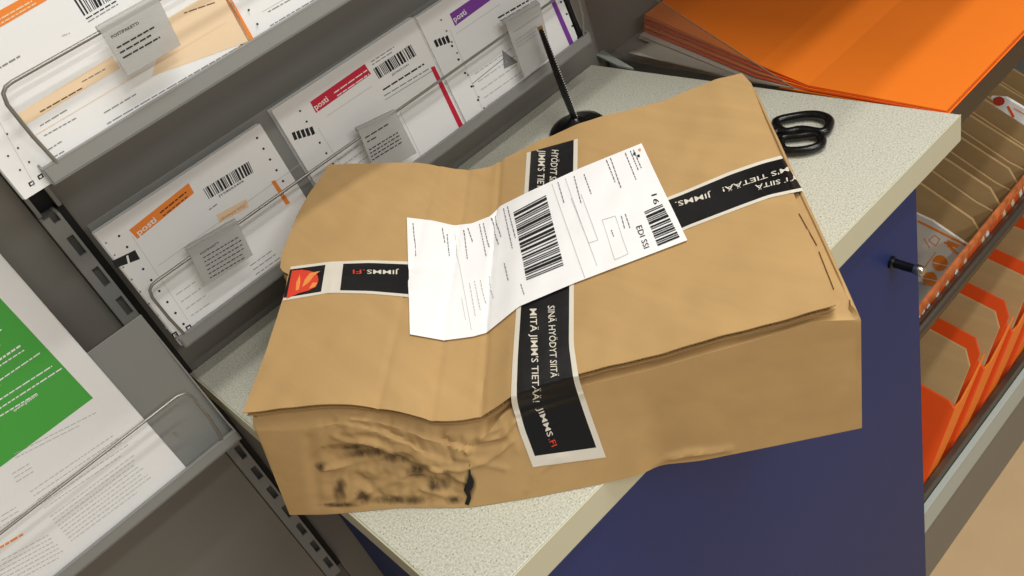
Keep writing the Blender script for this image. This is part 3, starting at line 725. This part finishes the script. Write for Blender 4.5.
for p0, p1 in (((413, 225), (416, 258)), ((442, 230), (445, 246)), ((447, 236), (449, 258)), ((464, 232), (468, 262)), ((468, 230), (473, 244)), ((480, 226), (487, 258)), ((484, 225), (490, 250)), ((492, 220), (500, 246)), ((496, 218), (503, 240)), ((505, 210), (514, 250)), ((509, 208), (517, 240)), ((506, 265), (510, 282)), ((522, 286), (526, 298)), ((559, 184), (565, 205)), ((575, 178), (582, 205)), ((585, 176), (592, 196)), ((607, 162), (616, 184)), ((611, 160), (622, 190)), ((626, 155), (637, 182)), ((631, 153), (639, 172)), ((634, 152), (642, 170)), ((626, 216), (631, 230)), ((622, 218), (626, 232)), ((612, 232), (615, 240))):
    lab(p0, p1)
for p0, p1 in (((470, 285), (476, 318)), ((475, 283), (481, 312)), ((481, 282), (486, 306)), ((489, 278), (495, 300))): lab(p0, p1, .9, PALE)
for p0, p1 in (((454, 236), (472, 332)), ((553, 186), (586, 280)), ((566, 180), (598, 268)), ((572, 200), (590, 245)), ((590, 245), (599, 242)), ((582, 196), (599, 242)), ((603, 222), (616, 262)), ((616, 218), (629, 256)), ((603, 222), (616, 218)), ((616, 262), (629, 256)), ((462, 300), (466, 322))):
    strip(mb, SK, p0, p1, .5, PALE, O3, 24)
for c, mm in (((640, 152), FLAME2), ((635, 156), INK), ((639, 158), INK)): mb.quadpx(SK, ((c[0]-1.3, c[1]-1), (c[0]+1, c[1]-1.5), (c[0]+1.6, c[1]+1), (c[0]-1, c[1]+1.4)), mm, O3)
lb = mb.build('address_label', parcel, fix=False, smooth=True); lb['label'] = 'white address label with two barcodes'
# torn slit near the foot of the face and the slit marks along the right edge
mb = MB()
tear = [(470, 462), (471, 474), (474, 481), (473, 487), (470, 491), (471.5, 498), (469, 505), (465, 504), (467.5, 496), (464, 490), (466, 484), (468.5, 478), (468.6, 470)]
mb.add([SK.at(*p, .0006) for p in tear], [tuple(range(len(tear)))], BLACKM)
mb.build('tear', parcel, fix=False)
mb = MB(); strip(mb, SK, (799, 214), (817, 246), 1, BROWNINK, .0006, 8); strip(mb, SK, (819, 252), (834, 290), 1, BROWNINK, .0006, 8); mb.build('slit', parcel, fix=False)

# ------------------------------------------------------------------ pen on its stand
pb = Vector((.658, .842, 0)); pen = thing('counter_pen', 'black chained pen standing in a round black base behind the parcel', 'pen', tuple(pb))
m = MB(); m.lathe(pb, [(.040, 0), (.040, .003), (.036, .008), (.026, .012), (.012, .015), (.006, .020)], BLACKP, 48); m.build('base', pen, smooth=True)
tip = on_x(540, 28, pb.x-.003); tip.z = min(tip.z, .16)
a = pb+Vector((0, 0, .018)); d = tip-a
m = MB(); m.tube([a+d*t for t in (0, .1, .3, .6, .85, .95, 1)], [.003, .0045, .0052, .0046, .0038, .0034, .003], BLACKP, 16); br_ = m.build('barrel', pen, smooth=True)
m = MB(); m.tube([a+d*.992, a+d*1.012], .0036, mat('brass', (190, 160, 90), .3, metal=1), 12); m.build('end_cap', pen, smooth=True)
m = MB(); side = Vector((.62, -.78, 0)).normalized()
for i in range(38):
    t = i/37; c = a+d*(t*.97+.01)+side*(.0052-.0012*t)+Vector((-.0012, -.001, 0))
    seg = 6; vs = [c+Vector((0, 0, .0009))]; 
    for h in (.0005, -.0005): vs += [c+Vector((  .0009*math.cos(q*math.pi/3), .0009*math.sin(q*math.pi/3), h)) for q in range(6)]
    vs.append(c-Vector((0, 0, .0009)))
    fs = [(0, 1+q, 1+(q+1) % 6) for q in range(6)]+[(1+q, 7+q, 7+(q+1) % 6, 1+(q+1) % 6) for q in range(6)]+[(13, 7+(q+1) % 6, 7+q) for q in range(6)]
    m.add(vs, fs, BEAD)
m.build('ball_chain', pen, smooth=True)

# ------------------------------------------------------------------ scissors
sc = thing('scissors', 'black handled scissors lying on the counter behind the parcel', 'scissors', (.70, .62, 0))
def loop_handle(pts, r, name, extra):
    P = [on_z(u, v, .0075) for u, v in pts]; Q = []
    n = len(P)
    for i in range(n):          # Catmull-Rom
        p0, p1, p2, p3 = P[i-1], P[i], P[(i+1) % n], P[(i+2) % n]
        for k in range(5):
            t = k/5; Q.append(.5*((2*p1)+(p2-p0)*t+(2*p0-5*p1+4*p2-p3)*t*t+(3*p1-p0-3*p2+p3)*t**3))
    mb = MB(); mb.tube(Q, r, BLACKP, 12, closed=True)
    E = [on_z(u, v, .0065) for u, v in extra]; mb.tube(E, [.0055]*len(E), BLACKP, 12)
    return mb.build(name, sc, smooth=True)
loop_handle([(776, 122), (796, 116.5), (815, 115), (828, 119), (829, 126), (822, 132.5), (802, 130), (784, 132)], .0055, 'handle', [(780, 130), (764, 138), (748, 143)])
loop_handle([(781, 139), (800, 136), (816, 134.5), (822, 139), (819, 146), (803, 150.5), (784, 150)], .0052, 'handle', [(782, 146), (764, 143), (748, 141)])
pv = on_z(748, 142, 0); dr = (Vector((.66, .705, 0))-Vector((pv.x, pv.y, 0))).normalized(); nn = Vector((-dr.y, dr.x, 0))
for sgn, z in ((1, .004), (-1, .0062)):
    m = MB(); b = Vector((pv.x, pv.y, z)); w = nn*sgn
    m.prism([b-dr*.02-w*.006, b-dr*.02+w*.006, b+w*.007+dr*.01, b+dr*.11+w*.001, b+dr*.112, b+dr*.01-w*.003], (0, 0, .0018), STEEL); m.build('blade', sc)
m = MB(); m.lathe((pv.x, pv.y, .003), [(.004, 0), (.004, .006), (.003, .0068)], STEEL, 16); m.build('pivot_screw', sc, smooth=True)

# ------------------------------------------------------------------ the neighbouring unit with orange mailers
nu = thing('shelf_unit', 'open steel shelf unit with filed mailers right of the blue cabinet', 'shelf unit', (1.3, .68, -.95))
X0, X1 = .842, 1.75
def part(name, x0, x1, y0, y1, z0, z1, mm, lab_=None, bev=.001):
    mb = MB(); mb.box(x0, x1, y0, y1, z0, z1, mm); o = mb.build(name, nu, bevel=bev)
    if lab_: o['label'] = lab_
    return o
part('top_board', X0, X1, .425, .955, -.03, -.006, SHELF)
part('front_rail', X0, X1, .419, .4245, -.032, -.004, BRUSH)
part('side_panel', .776, .79, .445, .955, -.93, -.036, SHELF2)
part('side_panel', X1, X1+.014, .43, .955, -.93, -.006, SHELF2)
part('back_sheet', .79, X1, .945, .955, -.93, -.031, SHELF2)
part('shelf_board', .79, X1, .474, .944, -.406, -.399, SHELF)
part('shelf_board', .79, X1, .44, .944, -.90, -.888, SHELF)
mb = MB(); mb.tube([(.7725, .433, -.306), (X1, .433, -.306)], .0065, BRUSH, 16); mb.build('guard_rail', nu, smooth=True)
part('rail_bar', .7725, X1, .4395, .4435, -.342, -.306, BRUSH)
# lower drawer lip
part('shelf_lip', .7725, X1, .4265, .436, -.765, -.708, LGREY, 'light grey steel lip')
part('shelf_lip', .7725, X1, .4365, .447, -.722, -.690, BRUSH)
part('base_panel', .7725, X1, .438, .446, -.95, -.742, SHELF2)
part('drawer_floor', .79, X1, .447, .85, -.742, -.735, SHELF2)
part('drawer_back', .79, X1, .85, .855, -.742, -.46, SHELF2)

def filed_card(x, yf, zt, label, slope=.42, zb=-.398, depth=.30, lean=.3, cut=.018, thick=.004, grp='brown mailers filed in the upper shelf', mm=None, second=True):
    """a sheet standing on edge: top edge rises to the back, front top corner cut off"""
    root = thing('cardboard_mailer', label, 'mailer', (x, yf+depth/2, zb), grp)
    def P(y, z, o): return Vector((x+o+(z-zb)*lean, y, z))
    poly = [(yf+.024, zb), (yf, zb+.045), (yf, zt-cut*1.2), (yf+cut, zt), (yf+depth*.55, zt+(depth*.55-cut)*slope), (yf+depth, zt+(depth*.55-cut)*slope), (yf+depth, zb)]
    mb = MB(); mb.prism([P(y, z, 0) for y, z in poly], (thick, 0, 0), mm or CARD2); mb.build('back_leaf', root, bevel=.0006)
    poly2 = [(yf+.028, zb), (yf+.004, zb+.045), (yf+.004, zt-.022), (yf+.03, zt-.014), (yf+depth*.5, zt+(depth*.5-cut)*slope-.016), (yf+depth, zt+(depth*.55-cut)*slope-.02), (yf+depth, zb)]
    if not second: return root
    mb = MB(); mb.prism([P(y, z, -.014) for y, z in poly2], (.003, 0, 0), mm or CARD2); mb.build('front_leaf', root, bevel=.0006)
    return root
ups = [(983, 221), (1001, 190), (1019.5, 170), (1034, 150), (1048, 133), (1062, 116), (1075, 100)]
names = ['nearest the blue cabinet', 'second from the blue cabinet', 'third from the blue cabinet', 'fourth from the blue cabinet', 'fifth from the blue cabinet', 'sixth from the blue cabinet', 'seventh from the blue cabinet']
for i, (u, v) in enumerate(ups):
    c = on_y(u, v, .455); filed_card(c.x-(c.z+.398)*.3, .452, c.z-.002, 'plain brown cardboard mailer filed in the upper shelf, '+names[i], second=i > 0)
# printed white and orange mailer lying at the front of the upper row
pm = thing('printed_mailer', 'white mailer printed with orange symbols, in the upper shelf beside the blue cabinet', 'mailer', (.86, .6, -.398))
C0 = on_y(978, 249, .45); lean_ = Vector((.287, 0, .958))
def PX(y, t): return C0+Vector((0, y-.45, 0))+lean_*t
tb = (-.398-C0.z)/.958
mb = MB(); mb.prism([PX(.475, tb), PX(.45, tb+.05), PX(.45, -.012), PX(.462, 0), PX(.52, .024), PX(.65, .05), PX(.65, tb)], (.004, 0, 0), mat('mailer_white', (226, 218, 208), .6)); mb.build('sheet', pm)
S = Plane(C0, Vector((-.958, 0, .287)))
mb = MB(); strip(mb, S, (918, 221), (966, 245), 2.2, ORANGE, .0002)
def disc(c, r, mm, o=.0003, sy=1): mb.add([S.at(c[0]+r*math.cos(a*.5236), c[1]+sy*r*math.sin(a*.5236), o) for a in range(12)], [tuple(range(12))], mm)
disc((940, 263), 8, ORANGE); disc((930, 279), 7.5, ORANGE); disc((925, 300), 6, ORANGE); strip(mb, S, (931, 262), (948, 266), .8, PAPER, .0005); strip(mb, S, (923, 278), (938, 281), .8, PAPER, .0005)
for q in (0, 3.4, 6.8): strip(mb, S, (944+q, 242+q), (953+q*.8, 247+q), 1.6, ORANGE, .0003)
mb.quadpx(S, ((948, 240), (960, 245), (957, 248), (946, 243)), ORANGE, .0003); strip(mb, S, (936, 252), (923, 270), 1, ORANGE, .0003)
for a, b in (((929, 240), (935, 235)), ((935, 235), (940, 239)), ((940, 239), (936, 246)), ((936, 246), (929, 240)), ((924, 238), (930, 248))): strip(mb, S, a, b, .9, FLAME2, .0003)
mb.build('print', pm, fix=False)
# printed edge running along the rail
ed = thing('printed_mailer', 'long orange and white printed mailer edge lying behind the upper steel rail', 'mailer', (1.2, .442, -.343))
mb = MB(); mb.hexa([Vector(p) for p in ((.79, .4445, -.344), (1.7, .4445, -.344), (1.7, .449, -.344), (.79, .449, -.344), (.79, .4445, -.292), (1.7, .4445, -.262), (1.7, .449, -.262), (.79, .449, -.292))], mat('printed_edge', (214, 120, 66), .6, var=.3, scale=70)); mb.build('sheet', ed)
mb = MB(); rnd = random.Random(4)
for i in range(70):
    x = .80+i*.0125; z = -.300+(x-.79)*.033; h = rnd.uniform(.006, .014); mm = rnd.choice((PAPER, PEACH, CARDO2, PAPER))
    mb.add([Vector((x, .4440, z-.006)), Vector((x+.006, .4440, z-.006+.004)), Vector((x+.012, .4440, z-.006-h)), Vector((x+.005, .4440, z-.010-h))], [(0, 1, 2, 3)], mm)
mb.build('print', ed, fix=False)
# white/red flat high at the frame's right edge
wf = thing('printed_mailer', 'white mailer with a red disc, high at the far end of the upper shelf', 'mailer', (1.28, .5, -.25))
c0 = on_y(993, 101, .47); S2 = Plane(c0, Vector((-1, 0, .25)))
mb = MB(); q = [S2.at(*p) for p in ((991, 97), (1006, 98), (1050, 124), (1050, 142), (996, 107))]; mb.prism(q, (.004, 0, 0), PAPER); mb.build('sheet', wf)
S = S2; mb = MB(); disc((999, 101), 6, mat('dull_red', (190, 60, 40), .6), .0006, .8); strip(mb, S2, (1008, 106), (1014, 117), 2.4, CARDO2, .0006); strip(mb, S2, (1014, 108), (1050, 128), 1, FLAME2, .0006); mb.build('print', wf, fix=False)

# orange mailers in the lower drawer: orange sleeve with a taller brown leaf inside
def orange_mailer(x, label):
    root = thing('orange_mailer', label, 'mailer', (x, .6, -.734), 'orange mailers in the lower drawer'); yf = .449; yb = .82
    l = Vector((.72, 0, .69)); O = Vector((x, 0, -.733))
    def P(dx, y, t): return O+Vector((dx, y, 0))+l*t
    mb = MB(); mb.prism([P(0, yf, 0), P(0, yf, .182), P(0, yf+.012, .19), P(0, yb, .25), P(0, yb, 0)], (.0035, 0, 0), CARDO2); mb.build('side_leaf', root, bevel=.0005)
    mb = MB(); mb.prism([P(.0036, yf, 0), P(.02, yf, 0), P(.05, yf, .10), P(.062, yf, .235), P(.045, yf, .20), P(.026, yf, .178), P(.0036, yf, .184)], (0, .003, 0), CARDO); mb.build('front_leaf', root, bevel=.0005)
    mb = MB(); mb.prism([P(.012, yf+.005, 0), P(.012, yf+.005, .245), P(.012, yf+.02, .268), P(.012, yb, .33), P(.012, yb, 0)], (.004, 0, 0), CARD2); mb.build('inner_leaf', root, bevel=.0005)['label'] = 'plain brown inner leaf'
    mb = MB(); mb.prism([P(.050, yf+.005, .05), P(.050, yf+.005, .24), P(.050, yf+.02, .262), P(.050, yb, .325), P(.050, yb, .05)], (.003, 0, 0), CARDO2); mb.build('rear_leaf', root, bevel=.0005)
    return root
o1 = orange_mailer(.776+.006, 'orange mailer in the lower drawer, directly beside the blue cabinet')
lo = ['second along from the cabinet', 'third along from the cabinet', 'fourth along from the cabinet', 'fifth along from the cabinet']
for i in range(4): dup(o1, (.098*(i+1), 0, 0), 'orange mailer in the lower drawer, '+lo[i])

# orange card on top
og = 'orange cards on the neighbouring counter'
m = MB(); m.box(.835, 1.745, .422, .64, -.0055, -.0035, CARDO); tag(m.build('orange_card'), 'bright orange card sheet under the front edge of the orange mailers', 'card sheet', og)
A = on_z(793, 95, .002); Bc = on_z(655, 36, .02)
def pile_card(i, name, mm, dz, off, label, cat='mailer', grp=og):
    k = i+1; xr = 1.36+.01*i
    rows_ = [(.8345+.0005*k, xr, .4235, -.0033+.0011*k), (.8345+.0005*k+off*.15, xr, .60, -.0033+.0014*k), (.837+off*.6, xr, .68, -.0033+.0042*k), (.903+off*.5, xr+.01, .93, -.0033+.0066*k)]
    if cat == 'mailer' and mm is CREAMP: rows_ = [(.837, .95, .60, -.0032), (.834, .97, .68, -.0028), (.893, .99, .93, -.001)]
    root = thing(name, label, cat, (rows_[0][0], rows_[0][2], rows_[0][3]), grp)
    for nm, dzz, th, dx in (('lower_leaf', 0, .0004, 0), ('upper_leaf', .00045, .0005, .001)):
        mb = MB(); vs = []; n = len(rows_)
        for (xa, xb, y, z) in rows_:
            f = max(0, (y-.6)/.33); 
            for (x, dz_) in ((xa+dx*f*2, 0), (xb, 0)): vs += [Vector((x, y, z+dzz*(1+4*f))), Vector((x, y, z+dzz*(1+4*f)+th*(1+4*f)))]
        fs = []
        for r in range(n-1):
            a = r*4; fs += [(a+1, a+3, a+7, a+5), (a, a+4, a+6, a+2), (a, a+1, a+5, a+4), (a+2, a+6, a+7, a+3)]
        fs += [(0, 2, 3, 1), ((n-1)*4, (n-1)*4+1, (n-1)*4+3, (n-1)*4+2)]
        mb.add(vs, fs, mm); mb.build(nm, root)
    return root
pos = ['at the bottom of the pile', 'second from the bottom', 'in the middle of the pile', 'second from the top', 'on top of the pile']
pile_card(0, 'white_mailer', CREAMP, .001, -.012, 'flat white mailer under the pile of orange mailers behind the clear panel', 'mailer', None)
for i in range(4): pile_card(i, 'orange_mailer', CARDO if i % 2 else CARDO2, .0075+.0062*i, .006+.005*i, 'flat orange mailer of the pile behind the clear guard, '+('lowest one', 'second up', 'third up', 'topmost')[i])
# curled white sheet
cs = []
mb = MB(); vs = []
for i in range(13):
    t = i/12
    p = Vector((628, 53))*(1-t)+Vector((742, 80))*t; q = Vector((652, 42))*(1-t)+Vector((744, 79))*t
    z = .016*(1-t)**2+.001
    for k in range(5):
        w = k/4; r = p*(1-w)+q*w; P = on_z(r.x, r.y, z+.004*w); vs.append(P)
mb.add(vs, [(i*5+k, i*5+k+1, (i+1)*5+k+1, (i+1)*5+k) for i in range(12) for k in range(4)], CREAMP)
o = mb.build('plastic_bag', None, smooth=True); tag(o, 'curled white sheet at the foot of the orange pile, behind the clear panel', 'sheet')
sm = o.modifiers.new('thickness', 'SOLIDIFY'); sm.thickness = .0012
o.name = 'white_sheet'
# clear side guard
gd = thing('clear_guard', 'clear acrylic side guard standing between the counter and orange mailers', 'guard', (.829, .78, 0))
p1 = on_x(793, 90, .829); p2 = on_x(655, 0, .829); dd = (p2-p1)
p1 = p1-dd*(p1.z/dd.z); far = p1+dd*((.955-p1.y)/dd.y)
far2 = far
mb = MB(); mb.prism([(.829, p1.y, .0006), (.829, far.y, far.z), (.829, .957, .0006)], (.003, 0, 0), CLEAR); mb.build('panel', gd)
mb = MB(); mb.tube([(.8305, p1.y, .002), (.8305, far.y, far.z)], .0009, mat('acrylic_edge', (120, 100, 75), .3, alpha=.7), 8); mb.build('polished_edge', gd)
# rear trim strip of the counter
m = MB(); a = on_z(594, 50, .004); b = on_z(600, 47, .004)
q = [on_z(*p, .0) for p in ((588, 52), (597, 48), (634, 70), (618, 67))]
m.prism(q, (0, 0, .003), LGREY); tag(m.build('trim_strip'), 'short light grey trim strip at the far corner of the speckled counter', 'trim')

# shelf above the neighbouring counter: its front edge throws the shade on the orange card
ovs = thing('wall_shelf', 'grey wall shelf above the orange cards, outside the picture', 'shelf', (1.4, .7, .42))
m = MB(); m.box(.80, 2.1, .45, .962, .415, .43, SHELF); m.build('board', ovs)
m = MB(); m.box(1.9, 1.904, .62, .962, .30, .414, SHELF); m.build('bracket', ovs)

# ------------------------------------------------------------------ light
def area(name, x, y, z, sx, sy, e, col=(1, .985, .95)):
    l = bpy.data.lights.new(name, 'AREA'); l.shape = 'RECTANGLE'; l.size = sx; l.size_y = sy; l.energy = e; l.color = col
    o = bpy.data.objects.new(name, l); COL.objects.link(o); o.location = (x, y, z); return o
area('ceiling_lamp', .8, .25, 1.66, 1.0, .08, 10.5)
area('ceiling_lamp', .8, -.155, 1.66, 1.0, .08, 10.5)
area('ceiling_lamp', .2, -.9, 1.66, 1.0, .12, 13)
area('ceiling_lamp', .3, -2.1, 1.66, 2.0, .5, 44)
w = bpy.data.worlds.new('World'); SC.world = w; w.use_nodes = True
w.node_tree.nodes['Background'].inputs['Color'].default_value = (1, .97, .93, 1); w.node_tree.nodes['Background'].inputs['Strength'].default_value = .24

# ------------------------------------------------------------------ camera
cd = bpy.data.cameras.new('camera'); cam = bpy.data.objects.new('camera', cd); COL.objects.link(cam)
cd.sensor_width = 36; cd.sensor_fit = 'HORIZONTAL'; cd.lens = F*36/1024; cd.clip_start = .01
cam.matrix_world = Matrix.Translation(EYE) @ Matrix(((R[0][0], -R[1][0], -R[2][0]), (R[0][1], -R[1][1], -R[2][1]), (R[0][2], -R[1][2], -R[2][2]))).to_4x4()
SC.camera = cam
for o in COL.objects:
    if '_base' in o: del o['_base']
    if o.parent is None: o.location.z += ZC
SC.view_settings.view_transform = 'Standard'; SC.view_settings.look = 'None'; SC.view_settings.exposure = 0; SC.view_settings.gamma = 1
SC.view_settings.use_curve_mapping = False
